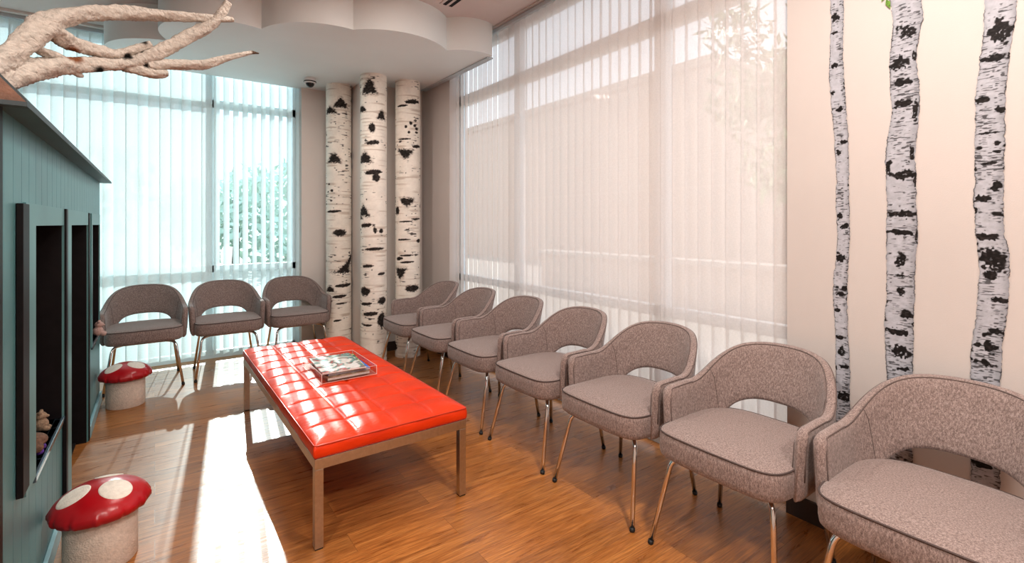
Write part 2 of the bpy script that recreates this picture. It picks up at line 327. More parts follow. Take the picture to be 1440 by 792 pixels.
KC=[
((1.612,5.437),-1.859, [(0.19, 2.671, 1.214, 0.114, 't'), (-0.77, 2.591, 1.219, 0.082, 't'), (-0.39, 2.082, 1.289, 0.11, 't'), (-0.46, 1.515, 1.26, 0.029, 'd'), (0.09, 1.288, 1.135, 0.073, 'e'), (0.85, 0.954, 1.424, 0.188, 's'), (-0.77, 0.694, 1.045, 0.065, 't'), (0.42, 0.729, 1.442, 0.041, 'd'), (0.09, 0.614, 1.198, 0.037, 'd'), (-0.57, 1.735, 0.26, 0.029, 'e'), (-0.86, 1.805, 0.24, 0.02, 'e'), (0.19, 0.538, 0.958, 0.02, 'd'), (-0.13, 0.359, 0.633, 0.024, 'd')] ),
((1.793,4.876),-1.923, [(-0.35, 2.742, 1.312, 0.153, 't'), (0.64, 2.471, 0.877, 0.099, 't'), (-1.12, 2.526, 1.174, 0.069, 't'), (-0.14, 2.332, 0.533, 0.092, 'e'), (-0.05, 2.186, 1.058, 0.046, 'd'), (-0.77, 2.042, 1.388, 0.114, 't'), (-0.05, 1.893, 1.41, 0.053, 'd'), (0.19, 1.841, 0.597, 0.076, 'e'), (-0.9, 1.515, 1.227, 0.122, 't'), (-0.62, 1.368, 1.079, 0.046, 'd'), (0.1, 1.134, 1.533, 0.031, 'd'), (-0.77, 0.713, 0.98, 0.092, 'e'), (-0.51, 0.965, 0.942, 0.031, 'd'), (-0.26, 0.494, 1.275, 0.042, 'd'), (0.71, 0.616, 0.776, 0.076, 'e'), (0.68, 0.886, 0.677, 0.031, 'd'), (0.1, 1.32, 0.295, 0.061, 'e'), (0.6, 1.312, 0.356, 0.046, 'e'), (-0.69, 0.59, 1.141, 0.031, 'd'), (0.68, 0.422, 0.752, 0.153, 'e'), (-0.45, 0.38, 0.78, 0.023, 'd')] ),
((2.164,4.878),-1.988, [(0.4, 2.649, 1.265, 0.052, 'd'), (-0.22, 2.103, 1.382, 0.104, 't2'), (-0.07, 1.601, 1.289, 0.096, 't2'), (-0.63, 0.868, 1.137, 0.119, 't2'), (0.4, 0.714, 1.198, 0.072, 'e'), (-0.48, 2.603, 0.9, 0.024, 'd'), (0.24, 2.425, 0.284, 0.036, 'e'), (0.58, 2.401, 0.292, 0.032, 'e'), (0.77, 2.373, 0.342, 0.032, 'e'), (0.09, 2.328, 0.215, 0.028, 'e'), (-0.16, 2.386, 0.217, 0.028, 'e'), (0.77, 2.334, 0.342, 0.024, 'e'), (-0.29, 2.258, 1.086, 0.02, 'd'), (0.77, 2.189, 0.941, 0.036, 'd'), (-0.99, 1.521, 0.555, 0.088, 'e'), (0.77, 1.434, 1.026, 0.02, 'd'), (-0.22, 1.407, 1.131, 0.02, 'd'), (-0.38, 1.22, 1.189, 0.02, 'd'), (-0.07, 1.057, 1.228, 0.02, 'd'), (1.02, 1.206, 0.583, 0.04, 'e'), (-0.75, 1.023, 0.669, 0.04, 'd'), (-0.07, 0.987, 1.105, 0.024, 'd')] ),
]

BSPOT = [((-.233,2.345,1.985),.035,(.20,.075,.03)),((-.17,2.40,1.955),.022,(.012,.010,.008)),((-.19,2.395,1.958),.02,(.012,.010,.008)),
 ((-.085,2.455,2.035),.02,(.012,.01,.008)),((-.10,2.455,2.02),.018,(.012,.01,.008)),((-.035,2.485,2.11),.016,(.012,.01,.008)),((-.03,2.48,2.02),.014,(.012,.01,.008)),
 ((.19,2.55,2.2),.022,(.012,.01,.008)),((-.06,2.47,2.025),.018,(.012,.01,.008)),((.385,2.61,2.192),.022,(.10,.06,.04))]

# ------------------------------------------------------------------ room
H_UP, H_SO = 3.158, 2.875
XW, YW = 2.46, 5.74            # inner faces of the right and back walls
def struct(name, bm, m, **k):
    o = link(name, bm, m, **k); o['kind'] = 'structure'; return o
struct('floor', boxes((-3.0, 2.62, -2.6, 6.0, -.06, 0)), M['floor'])
struct('ceiling', boxes((-3.0, 2.75, -2.6, 6.1, H_UP, H_UP+.08)), M['ceil'])
WY0, WY1 = 1.15, 4.51          # right window opening
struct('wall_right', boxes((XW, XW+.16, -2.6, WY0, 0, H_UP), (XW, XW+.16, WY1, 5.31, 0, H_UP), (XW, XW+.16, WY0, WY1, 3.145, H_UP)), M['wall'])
BX0, BX1 = -2.1, 1.30          # back window opening
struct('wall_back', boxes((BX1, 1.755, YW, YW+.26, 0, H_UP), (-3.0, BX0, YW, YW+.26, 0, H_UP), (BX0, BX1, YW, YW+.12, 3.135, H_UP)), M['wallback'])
struct('wall_corner', boxes((1.755, XW+.16, 5.15, YW+.26, 0, H_UP)), M['wallback'])
struct('wall_front', boxes((-3.1, 2.7, -2.7, -2.6, 0, H_UP)), M['wall'])
struct('wall_left', boxes((-3.1, -3.0, -2.6, 6.0, 0, H_UP)), M['wallback'])
# scalloped dropped ceiling
def arc(a, b, sag, n=14):
    a = Vector(a); b = Vector(b); c = (b-a).length/2; r = (c*c+sag*sag)/(2*sag)
    mid = (a+b)/2; d = (b-a).normalized(); nn = Vector((d.y, -d.x))    # bulge to the right of travel
    cen = mid - nn*(r-sag); half = math.asin(min(1, c/r)); 
    if sag > c: half = PI-half
    base = math.atan2(nn.y, nn.x)
    return [(cen.x+r*math.cos(base+half*(2*i/n-1)), cen.y+r*math.sin(base+half*(2*i/n-1))) for i in range(n+1)]
path = [(-.35, 5.80)]
for a, b, s, n in (((-.35, 5.42), (.086, 4.905), .12, 14), ((.086, 4.905), (.661, 4.193), .315, 22), ((.661, 4.193), (1.234, 3.795), .135, 14), ((1.234, 3.795), (2.033, 3.779), .175, 18), ((2.033, 3.779), (2.43, 3.665), .075, 12)):
    path += arc(a, b, s, n)[(0 if len(path) == 1 else 1):]
path += [(2.43, 5.15), (1.755, 5.15), (1.755, 5.74), (1.30, 5.74), (1.30, 5.80)]
bm = BM()
lo = [bm.verts.new((x, y, H_SO)) for x, y in path]; hi = [bm.verts.new((x, y, H_UP)) for x, y in path]
bm.faces.new(lo[::-1]); bm.faces.new(hi)
for i in range(len(lo)):
    j = (i+1) % len(lo); bm.faces.new((lo[i], lo[j], hi[j], hi[i]))
bmesh.ops.recalc_face_normals(bm, faces=bm.faces)
struct('trim_1', bm, M['soffit'], smooth=35)
struct('trim_2', boxes((2.40, 2.458, 3.70, 5.05, H_SO-.012, H_SO+.001)), M['rail'])
struct('trim_3', boxes((2.35, 2.45, 5.135, 5.15, .1, H_SO-.12)), M['wallback'])
struct('baseboard_right', boxes((XW-.012, XW, -2.6, WY0, 0, .10), (XW-.012, XW, WY1, 5.15, 0, .10)), M['base'])
struct('baseboard_back', boxes((1.755, XW-.012, 5.138, 5.15, 0, .10), (1.743, 1.755, 5.138, 5.74, 0, .10), (BX1, 1.743, YW-.012, YW, 0, .10)), M['base'])

# windows ------------------------------------------------------------
def window(name, bars, glass, gm='glass'):
    root = empty(name); root['kind'] = 'structure'
    link('window_frame', boxes(*bars), M['alu'], root)
    link('window_glass', boxes(*glass), M[gm], root)
    return root
gy0, gy1 = 5.93, 5.99
ZT = 3.13
window('window_1', [(BX0, BX1, gy0, gy1, 0, .075), (BX0, BX1, gy0, gy1, ZT-.025, ZT), (BX0, BX0+.06, gy0, gy1, 0, ZT), (BX1-.05, BX1, gy0, gy1, 0, ZT),
    (.43, .515, gy0, gy1, .07, ZT), (-.98, -.90, gy0, gy1, .07, ZT), (BX0, BX1, gy0, gy1, .885, .955), (BX0, BX1, gy0, gy1, 2.58, 2.66)],
    [(BX0, BX1, 5.955, 5.963, .05, ZT)])
gx0, gx1 = 2.57, 2.63
window('window_2', [(gx0, gx1, WY0, WY1, 0, .04), (gx0, gx1, WY0, WY1, ZT-.05, ZT), (gx0, gx1, WY0, WY0+.05, 0, ZT), (gx0, gx1, WY1-.05, WY1, 0, ZT),
    (gx0, gx1, 1.93, 2.015, .05, ZT), (gx0, gx1, 3.45, 3.52, .05, ZT), (gx0, gx1, WY0, WY1, .80, .865), (gx0, gx1, WY0, WY1, 2.60, 2.70)],
    [(2.596, 2.602, WY0, WY1, .04, ZT)], 'glass2')

# vertical blinds ------------------------------------------------------
def slat_mesh(w, z0, z1, name):
    bm = BM(); n = 6
    A = []
    for i in range(n+1):
        u = (i/n-.5)*w; b = .010*(1-(2*i/n-1)**2)
        A.append((bm.verts.new((u, b, z0)), bm.verts.new((u, b, z1))))
    for a, b in zip(A, A[1:]): bm.faces.new((a[0], b[0], b[1], a[1]))
    me = bpy.data.meshes.new(name); bm.to_mesh(me); bm.free()
    me.polygons.foreach_set('use_smooth', [True]*n)
    return me
def blind(name, label, rail, spots, me, m):
    root = empty(name); tag(root, label, 'blinds')
    link('headrail', boxes(rail, bev=.004), M['rail'], root)
    me.materials.append(m)
    for x, y, rz in spots:
        o = bpy.data.objects.new('slat', me); COL.objects.link(o); o.parent = root
        o.location = (x, y, 0); o.rotation_euler = (0, 0, rz)
    return root
r_ = random.Random(3)
sp = []
y = WY0+.04
while y < WY1-.03:
    a = math.radians(105 + r_.uniform(-3, 3))
    if y > 2.55: a = math.radians(95 + r_.uniform(-6, 4))
    if y > 3.6: a = math.radians(84 + r_.uniform(-4, 4))
    sp.append((2.515, y, a)); y += .0853
blind('vertical_blind', 'tall closed white vertical blind behind the long row of armchairs', (2.485, 2.545, WY0+.01, WY1-.01, 3.108, 3.143),
      sp, slat_mesh(.091, .07, 3.108, 'slat_right'), M['blindR'])
sp = []
x = BX0+.05
while x < BX1-.02:
    if x > .50: a = math.radians(52 + r_.uniform(-4, 4))
    elif x < -.6: a = math.radians(20 + r_.uniform(-4, 4))
    else: a = math.radians(14 + r_.uniform(-4, 4))
    if r_.random() < .08 and x < .4: a = math.radians(32)
    sp.append((x, 5.82, a)); x += .0853
blind('vertical_blind', 'sunlit white vertical blind behind the three armchairs and the playhouse', (BX0+.01, BX1-.01, 5.79, 5.85, 3.105, 3.135),
      sp, slat_mesh(.099, .06, 3.105, 'slat_back'), M['blindB'])

# ------------------------------------------------------------------ armchair
def seat_outline(s=1.0, n=72):
    pts = []
    for k in range(n):
        a = 2*PI*k/n; c, q = math.cos(a), math.sin(a)
        e = 7.0 if q < 0 else 3.2
        x = .270*math.copysign(abs(c)**(2/e), c)
        yy = (.285 if q < 0 else .245)*math.copysign(abs(q)**(2/e), q)
        if q < 0: yy -= .012*(1-(x/.27)**2)*min(1, -q*1.5)
        pts.append((x, yy))
    return pts
def ring(z, inset):
    return [(x*(1-inset/.27), yy*(1-inset/.27), z) for x, yy in seat_outline()]
A_IN, A_T = .280, .042       # shell centre half width, thickness
YS, YB0 = -.175, .255        # arm front, back centre line at reference height
def shell_param():
    S_ = []
    n1, n2 = 12, 44
    for i in range(n1): S_.append((0, i/n1))
    for i in range(2*n2+1): S_.append((1, i/(2*n2)))
    for i in range(n1, 0, -1): S_.append((2, i/n1-1/n1 if False else (i-1)/n1))
    return S_
def plan(q):
    seg, t = q
    y0 = .02
    if seg == 0: return Vector((-A_IN, YS+(y0-YS)*t)), 0.0
    if seg == 2: return Vector((A_IN, YS+(y0-YS)*t)), 0.0
    a = PI*(1-t); e = 2.25
    c, s = math.cos(a), math.sin(a)
    return Vector((A_IN*math.copysign(abs(c)**(2/e), c), y0+(YB0-y0)*abs(s)**(2/e))), s
def sm(t): t = max(0, min(1, t)); return t*t*(3-2*t)
TOPC = smoothpath([(0, .648), (.1, .656), (.2, .680), (.3, .716), (.4, .752), (.5, .781), (.6, .800), (.7, .811), (.8, .817), (.9, .820), (1, .821)], 6)
TOPK = [q[0] for q in TOPC]; TOPV = [q[1] for q in TOPC]
def shell_heights(p, s, seg, t):
    d = abs(p.x)
    top = .648
    if seg == 1:
        k = min(t, 1-t)*2           # 0 at the arm joint, 1 at centre back
        top = float(np.interp(k, TOPK, TOPV))
        bot = .385
        if p.y > .1 and d < .225:
            bot = max(.385, .455 + .108*(max(0, 1-(d/.213)**3.2))**.55) if d < .213 else .385+.07*(.225-d)/.012
    else:
        bot = .385
        top = .648 + .004*t
    return bot, top
def build_shell(bm):
    qs = shell_param(); P = [plan(q) for q in qs]
    n = len(P); rings = []; tops_in = []; tops_out = []; K = 12
    arcl = [0]
    for i in range(1, n): arcl.append(arcl[-1]+(P[i][0]-P[i-1][0]).length)
    L = arcl[-1]
    for i in range(n):
        p, s = P[i]; seg, t = qs[i]
        a = P[max(i-1, 0)][0]; b = P[min(i+1, n-1)][0]; d = (b-a).normalized()
        nin = Vector((d.y, -d.x))      # towards the inside (path runs left -> back -> right)
        bot, top = shell_heights(p, s, seg, t)
        e = min(arcl[i], L-arcl[i])
        top -= .045*(1-math.sqrt(max(0, 1-(max(0, .05-e)/.05)**2)))
        th = A_T*math.sqrt(max(.04, 1-(max(0, .016-e)/.016)**2))
        if seg == 1: th *= 1-.12*s
        def pt(v, off):
            z = bot+(top-bot)*v
            lean = (z-.5)
            out = Vector((p.x/A_IN*.055*lean*(1-s), 0)) + Vector((p.x/A_IN*.02*lean, .27*lean))*s
            if z > .70: out += Vector((0, .05*(z-.70)))*s
            q = p + out + nin*off
            return (q.x, q.y, z)
        h = th/2; hz = h/(top-bot)
        R_ = []
        for v in [hz*1.0, .3, .55, .8]: R_.append(pt(min(v, .95), h))
        R_.append(pt(1-hz*.75, h*.97)); R_.append(pt(1-hz*.2, h*.6)); R_.append(pt(1, 0)); R_.append(pt(1-hz*.2, -h*.6)); R_.append(pt(1-hz*.75, -h*.97))
        for v in [.8, .55, .3, hz*1.0]: R_.append(pt(min(v, .95), -h))
        R_.append(pt(hz*.25, -h*.65)); R_.append(pt(0, 0)); R_.append(pt(hz*.25, h*.65))
        rings.append(R_)
        tops_in.append(Vector(pt(1-hz*.45, h*.84))); tops_out.append(Vector(pt(1-hz*.45, -h*.84)))
    loft(bm, rings)
    return tops_in, tops_out, rings
def arm_front_line(rings, idx, side): return None
def leg_path(sx, sy):
    tx, ty = (.267, -.297) if sy < 0 else (.25, .205)
    bx, by = (.215, -.215) if sy < 0 else (.205, .165)
    ix, iy = (.15, -.17) if sy < 0 else (.15, .13)
    foot = Vector((sx*tx, ty, .0)); knee = Vector((sx*bx, by, .368)); inn = Vector((sx*ix, iy, .372))
    pts = [inn]
    d1 = (inn-knee).normalized(); d2 = (foot-knee).normalized()
    a = knee+d1*.045; b = knee+d2*.05
    for k in range(7):
        t = k/6; pts.append(a*(1-t)**2+knee*2*t*(1-t)+b*t*t)
    end = foot+(knee-foot).normalized()*.012
    pts.append(end)
    return pts, foot, (knee-foot).normalized()
def make_chair(label):
    root = empty('armchair')
    tag(root, label, 'chair')
    bm = BM(); loft(bm, [ring(.392, .05), ring(.386, .03), ring(.388, .012), ring(.398, .002), ring(.42, -.001), ring(.46, -.001), ring(.487, 0), ring(.497, .005), ring(.503, .02), ring(.509, .06), ring(.514, .12), ring(.516, .2)])
    seat = link('seat', bm, M['fabric'], root, smooth=True)
    bm = BM(); tube(bm, [(x, yy, .4955) for x, yy, z in ring(0, .0015)], .0034, 6, closed=True)
    link('piping', bm, M['piping'], seat, smooth=True)
    bm = BM(); ti, to, rings = build_shell(bm)
    bmesh.ops.recalc_face_normals(bm, faces=bm.faces)
    back = link('back_and_arms', bm, M['fabric'], root, smooth=True)
    for tp, colm in ((ti, (3, 2, 1)), (to, (9, 10, 11))):      # welts: up one arm front, along the top, down the other
        bm = BM()
        tube(bm, [rings[1][c_] for c_ in reversed(colm)]+tp[2:-2]+[rings[-2][c_] for c_ in colm], .0024, 6)
        link('piping', bm, M['welt'], back, smooth=True)
    for k0, sgn in ((12, 1), (len(rings)-13, -1)):             # seams where the arms join the back
        for side in (range(0, 6), range(12, 6, -1)):
            bm = BM(); tube(bm, [rings[k0+sgn*(19-2*j)][c_] for j, c_ in enumerate(side)], .0015, 5)
            link('seam', bm, M['welt'], back, smooth=True)
    for sx, sy in ((-1, -1), (1, -1), (-1, 1), (1, 1)):
        pts, foot, up = leg_path(sx, sy)
        bm = BM(); tube(bm, pts, .0105, 10)
        leg = link('leg', bm, M['chrome'], root, smooth=True)
        bm = BM(); tube(bm, [foot, foot+up*.004, foot+up*.018], [.010, .0125, .0125], 10)
        link('rubber_foot', bm, M['rubber'], leg, smooth=True)
    for yy in (-.17, .13):
        bm = BM(); tube(bm, [(-.155, yy, .373), (.155, yy, .373)], .0105, 8)
        link('under_bar', bm, M['chrome'], root, smooth=True)
    return root
G1 = 'armchairs in the long row under the big window'
G2 = 'armchairs in front of the back window'
row = [(.48, 'taupe tweed armchair under the two wider birch trunk pictures, nearest and cut by the frame'),
 (1.114, 'taupe tweed armchair with the slim birch trunk picture rising just behind its back'),
 (1.748, 'taupe tweed armchair fifth along the row from the birch columns, near the bench corner'),
 (2.382, 'taupe tweed armchair fourth along the row from the birch columns'),
 (3.017, 'taupe tweed armchair third along the row from the birch columns'),
 (3.651, 'taupe tweed armchair second in the row from the birch columns'),
 (4.285, 'taupe tweed armchair at the corner end of the row, right beside the birch columns')]
proto = None
for i, (yy, lab) in enumerate(row):
    if proto is None:
        proto = make_chair(lab); proto.location = (2.03, yy, 0); proto.rotation_euler = (0, 0, -PI/2); c = proto
    else: c = dup(proto, (2.03, yy, 0), -PI/2)
    c['label'] = lab; c['group'] = G1
for xx, lab in ((-.068, 'grey tweed armchair by the back window, beside the playhouse and behind the far mushroom stool'),
                (.554, 'grey tweed armchair by the back window, middle of the three'),
                (1.172, 'grey tweed armchair by the back window, beside the leftmost birch column')):
    c = dup(proto, (xx, 5.40, 0), 0); c['label'] = lab; c['group'] = G2

# ------------------------------------------------------------------ red bench
bx0, bx1, by0, by1 = .54, 1.278, 2.178, 4.148
root = empty('bench', ((bx0+bx1)/2, (by0+by1)/2, 0)); root.rotation_euler = (0, 0, .006)
tag(root, 'long low orange-red tufted leather bench on a brushed steel frame', 'bench')
hw, hl = (bx1-bx0)/2, (by1-by0)/2
w = .036
link('frame', boxes((-hw, hw, -hl, -hl+w, .341, .386), (-hw, hw, hl-w, hl, .341, .386), (-hw, -hw+w, -hl+w, hl-w, .341, .386), (hw-w, hw, -hl+w, hl-w, .341, .386), bev=.0015), M['steel'], root)
for sx in (-1, 1):
    for sy in (-1, 1):
        x0 = sx*hw - (w if sx > 0 else 0); y0 = sy*hl - (w if sy > 0 else 0)
        l = link('leg', boxes((x0, x0+w, y0, y0+w, .006, .3405), bev=.0015), M['steel'], root)
        link('leg_pad', boxes((x0+.002, x0+w-.002, y0+.002, y0+w-.002, 0, .0058)), M['rubber'], l)
def cushion():
    bm = BM(); nx, ny = 4, 11; ux, uy = 22, 22
    X, Y = nx*ux, ny*uy
    W2, L2 = hw-.002, hl-.002
    g = {}
    for i in range(X+1):
        for j in range(Y+1):
            u, v = i/X, j/Y
            x = (u*2-1)*W2; y = (v*2-1)*L2
            de = min(W2-abs(x), L2-abs(y))
            pu = abs(math.sin(PI*u*nx)); pv = abs(math.sin(PI*v*ny))
            pil = (pu**.34*pv**.24)
            seamz = .0155*pil + .003*pv**.3
            edge = 1-math.exp(-de/.022)
            crown = .004*math.sin(PI*u)**.5*min(1, de/.1)
            z = .446 + .004*edge + crown*edge + seamz*edge
            g[i, j] = bm.verts.new((x, y, z))
    for i in range(X):
        for j in range(Y):
            bm.faces.new((g[i, j], g[i+1, j], g[i+1, j+1], g[i, j+1]))
    loop = [g[i, 0] for i in range(X)] + [g[X, j] for j in range(Y)] + [g[i, Y] for i in range(X, 0, -1)] + [g[0, j] for j in range(Y, 0, -1)]
    prev = loop
    for off, z in ((.004, .441), (.007, .43), (.008, .415), (.006, .398), (.001, .388), (-.01, .3862)):
        cur = []
        for vv in loop:
            x, y = vv.co.x, vv.co.y
            sx = math.copysign(1, x) if abs(abs(x)-W2) < 1e-6 else x/W2*.98; sy = math.copysign(1, y) if abs(abs(y)-L2) < 1e-6 else y/L2*.98
            wv = .0018*math.sin(23*(x+y)*1.3+z*40)*(1 if off > .002 else 0)
            cur.append(bm.verts.new((x+sx*(off+wv), y+sy*(off+wv), z)))
        n = len(loop)
        for k in range(n): bm.faces.new((prev[k], cur[k], cur[(k+1) % n], prev[(k+1) % n]))
        prev = cur
    bm.faces.new(prev)
    bmesh.ops.recalc_face_normals(bm, faces=bm.faces)
    return bm
cu = link('cushion', cushion(), M['leather'], root, smooth=True)
bm = BM()
def rrect(a, b, r, z, n=6):
    out = []
    for cx, cy, a0 in ((a-r, b-r, 0), (-a+r, b-r, PI/2), (-a+r, -b+r, PI), (a-r, -b+r, 1.5*PI)):
        for k in range(n+1): t = a0+PI/2*k/n; out.append((cx+r*math.cos(t), cy+r*math.sin(t), z))
    return out
tube(bm, rrect(hw+.0025, hl+.0025, .012, .4435), .0035, 6, closed=True)
link('piping', bm, M['redpipe'], cu, smooth=True)

# acrylic magazine tray and magazines
TZ = .4752
root = empty('magazine_tray', (.925, 3.125, TZ), .0)
tag(root, 'clear acrylic tray holding magazines on the red bench', 'tray')
tx, ty, tz, tt = .160, .225, .052, .004
link('tray_walls', boxes((-tx, tx, -ty, ty, 0, tt), (-tx, -tx+tt, -ty, ty, tt, tz), (tx-tt, tx, -ty, ty, tt, tz), (-tx+tt, tx-tt, ty-tt, ty, tt, tz), (-tx+tt, tx-tt, -ty, -ty+tt, tt, tz)), M['acrylic'], root)
bm = BM(); e = .0012
for (x, y) in ((-tx, -ty), (tx, -ty), (tx, ty), (-tx, ty)): box(bm, x-e, x+e, y-e, y+e, 0, tz)
for z in (.001, tz):
    tube(bm, [(-tx, -ty, z), (tx, -ty, z), (tx, ty, z), (-tx, ty, z)], .0012, 4, closed=True)
link('tray_edge', bm, M['acredge'], root)
covs = [('brown_cover', [(.3, (.10, .05, .03)), (.5, (.35, .25, .15)), (.7, (.5, .45, .35))], 18, 1, 'brown covered magazine lying at the bottom of the acrylic tray', .125, .19, .015, (.0, -.01), .02),
        ('blue_cover', [(.3, (.02, .10, .45)), (.5, (.03, .17, .60)), (.7, (.10, .25, .65))], 8, .5, 'blue covered magazine sticking out on the right of the tray stack', .125, .175, .010, (.022, .012), -.02),
        ('green_cover', [(.3, (.01, .12, .08)), (.5, (.04, .22, .12)), (.58, (.75, .65, .2)), (.7, (.8, .8, .75))], 14, 1.5, 'green edged magazine second from the top of the tray stack', .12, .18, .009, (.012, .012), -.10),
        ('picture_cover', [(.22, (.02, .02, .02)), (.36, (.45, .07, .07)), (.44, (.08, .28, .26)), (.5, (.74, .70, .66)), (.62, (.80, .80, .80)), (.72, (.50, .54, .45)), (.82, (.7, .3, .2))], 8, 1.6, 'top magazine with a pale picture collage cover in the acrylic tray', .125, .185, .009, (-.012, .0), -.045)]
z = TZ+tt+.0005
for nm, st, sc, di, lab, a, b, h, (ox, oy), rz in covs:
    rt = empty('magazine', (.925+ox, 3.125+oy, z), rz); tag(rt, lab, 'magazine', 'magazines in the acrylic tray')
    bm = BM(); nn = 10
    R_ = []
    def curl(x, y): return .006*(x/a)**2*(1 if x > 0 else 0)*0
    box(bm, -a+.001, a-.002, -b+.002, b-.002, .0008, h-.001)
    link('pages', bm, M['paper'], rt)
    bm = boxes((-a, a, -b, b, h-.001, h), (-a, a, -b, b, 0, .0008), (-a, -a+.001, -b, b, .0008, h-.001))
    link('cover', bm, mat_cover(nm, st, sc, di), rt)
    z += h+.0006

# ------------------------------------------------------------------ mushroom stools
def make_stool(lab):
    root = empty('mushroom_stool'); tag(root, lab, 'stool', 'mushroom stools along the playhouse')
    bm = BM(); lathe(bm, [(.100, 0), (.118, .0), (.121, .006), (.121, .23), (.116, .235), (.05, .235)], 48)
    link('stem', bm, M['stem'], root, smooth=50)
    R = .163
    def prof(r): return .240+.082*(1-(r/R)**2)**.62 if r < R else .240
    pr = [(r, prof(r)) for r in [q*.163/.192 for q in (0.004, .03, .06, .09, .115, .14, .16, .175, .185, .1905)]] + [(R+.002, .240), (R+.001, .226), (R-.006, .214), (R-.02, .207), (R-.035, .2085), (.1215, .213)]
    ph = [random.Random(5).uniform(0, 6) for _ in range(4)]
    def wob(a, i):
        if i < 8: return 0
        k = min(1, (i-7)/4)
        return .020*k*(math.sin(17*a+ph[0])*.6+math.sin(29*a+ph[1])*.5+math.sin(41*a+ph[2])*.3)
    bm = BM(); lathe(bm, pr, 160, wob=wob)
    bmesh.ops.recalc_face_normals(bm, faces=bm.faces)
    cap = link('cap', bm, M['capred'], root, smooth=True)
    for ang, rho, rad in ((200, .088, .053), (-52, .080, .055), (78, .092, .050)):
        cx, cy = rho*math.cos(math.radians(ang)), rho*math.sin(math.radians(ang))
        bm = BM(); n = 36; rings = []
        for rr, lift in ((1, .0002), (.97, .0022), (.9, .003), (.6, .003), (.3, .003), (.02, .003)):
            ring_ = []
            for k in range(n):
                t = 2*PI*k/n; x = cx+rad*rr*math.cos(t); y = cy+rad*rr*math.sin(t)
                q = math.hypot(x, y); ring_.append((x, y, prof(min(q, R-.001))+lift))
            rings.append(ring_)
        loft(bm, rings, cap0=False)
        bmesh.ops.recalc_face_normals(bm, faces=bm.faces)
        link('spot', bm, M['spot'], cap, smooth=True)['label'] = 'white fabric spot'
    return root
s1 = make_stool('mushroom stool with red spotted cap in the foreground against the playhouse, nearest the camera')
s1.location = (-.178, 2.64, 0)
s2 = dup(s1, (-.180, 4.80, 0), .3); s2['label'] = 'mushroom stool with red spotted cap farther back, in front of the leftmost armchair'

# ------------------------------------------------------------------ playhouse
HX = -.35
ph = empty('playhouse', (HX, 3.4, 0)); tag(ph, 'teal boarded childrens playhouse with dark window and door openings along the left', 'playhouse')
def hp(name, bm, m, par=ph, **k):
    for v in bm.verts: v.co -= Vector((HX, 3.4, 0))
    o = link(name, bm, m, par, **k); return o
Y0, Y1, ZW = 1.88, 5.02, 1.705
op = [(2.42, 3.09, .485, 1.375), (3.35, 4.12, 0, 1.375), (4.40, 4.94, .55, 1.375)]
bm = BM(); bw = .118; y = Y0
while y < Y1-.01:
    a, b = y+.0015, min(y+bw, Y1)-.0015
    cuts = sorted({a, b} | {max(a, min(b, q)) for o_ in op for q in o_[:2]})
    for c0, c1 in zip(cuts, cuts[1:]):
        if c1-c0 < .002: continue
        mid = (c0+c1)/2
        o_ = [q for q in op if q[0] <= mid <= q[1]]
        if o_:
            z0, z1 = o_[0][2:]
            if z0 > .01: box(bm, HX-.02, HX, c0, c1, 0, z0)
            box(bm, HX-.02, HX, c0, c1, z1, ZW)
        else: box(bm, HX-.02, HX, c0, c1, 0, ZW)
    y += bw
hp('front_wall', bm, M['teal'])
# backing behind the grooves and the dark interior
def holed(x0, x1, pad=0):
    bs = []; ys = [Y0]
    for o_ in op: ys += [o_[0], o_[1]]
    ys.append(Y1)
    for k in range(0, len(ys), 2): bs.append((x0, x1, ys[k], ys[k+1], 0, ZW))
    for o_ in op:
        bs.append((x0, x1, o_[0], o_[1], o_[3], ZW))
        if o_[2] > 0: bs.append((x0, x1, o_[0], o_[1], 0, o_[2]))
    return bs
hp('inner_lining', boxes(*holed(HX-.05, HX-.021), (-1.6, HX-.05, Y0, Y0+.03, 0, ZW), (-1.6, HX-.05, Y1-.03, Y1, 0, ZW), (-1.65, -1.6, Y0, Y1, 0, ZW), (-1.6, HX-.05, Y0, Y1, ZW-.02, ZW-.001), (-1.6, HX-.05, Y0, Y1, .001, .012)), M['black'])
for q0, q1 in ((Y1, Y1+.02), (Y0-.02, Y0)): hp('end_wall', boxes((-1.65, HX, q0, q1, 0, ZW)), M['teal'])
hp('corner_post', boxes((HX-.03, HX+.012, 1.86, 1.92, 0, ZW)), M['darkwood'])
# casings
for k, (a, b, z0, z1) in enumerate(op):
    top = 1.452
    lo, hi = (a-.17, b+.005) if k == 0 else (a-.06, b+.006)
    if k == 1: lo = a-.19
    bs = [(HX, HX+.008, lo, hi, z1, top), (HX, HX+.008, lo, a, max(z0, .0), z1), (HX, HX+.008, b, hi, max(z0, 0), z1)]
    nm = 'door_casing' if k == 1 else 'window_casing'
    hp(nm, boxes(*bs), M['tealtrim'])
    bs = [(HX-.16, HX-.001, a-.02, a-.0, z0, z1), (HX-.16, HX-.001, b, b+.02, z0, z1), ]
    hp('reveal', boxes((HX-.14, HX, b-.012, b, z0, z1)), M['darkwood']); hp('reveal', boxes((HX-.14, HX, a, a+.012, z0, z1)), M['darkwood'])
    if z0 > 0:
        hp('window_sill', boxes((HX-.30, HX+.010, a-.01, b+.01, z0-.022, z0), bev=.003), M['sill'])
hp('shutter', boxes((HX+.001, HX+.018, 2.145, 2.240, .525, 1.446), bev=.002), M['darkwood'])
hp('door_jamb', boxes((HX+.001, HX+.016, 3.098, 3.15, 0, 1.452), bev=.002), M['darkwood'])
hp('door_jamb', boxes((HX+.001, HX+.013, 4.13, 4.18, 0, 1.452), bev=.002), M['darkwood'])
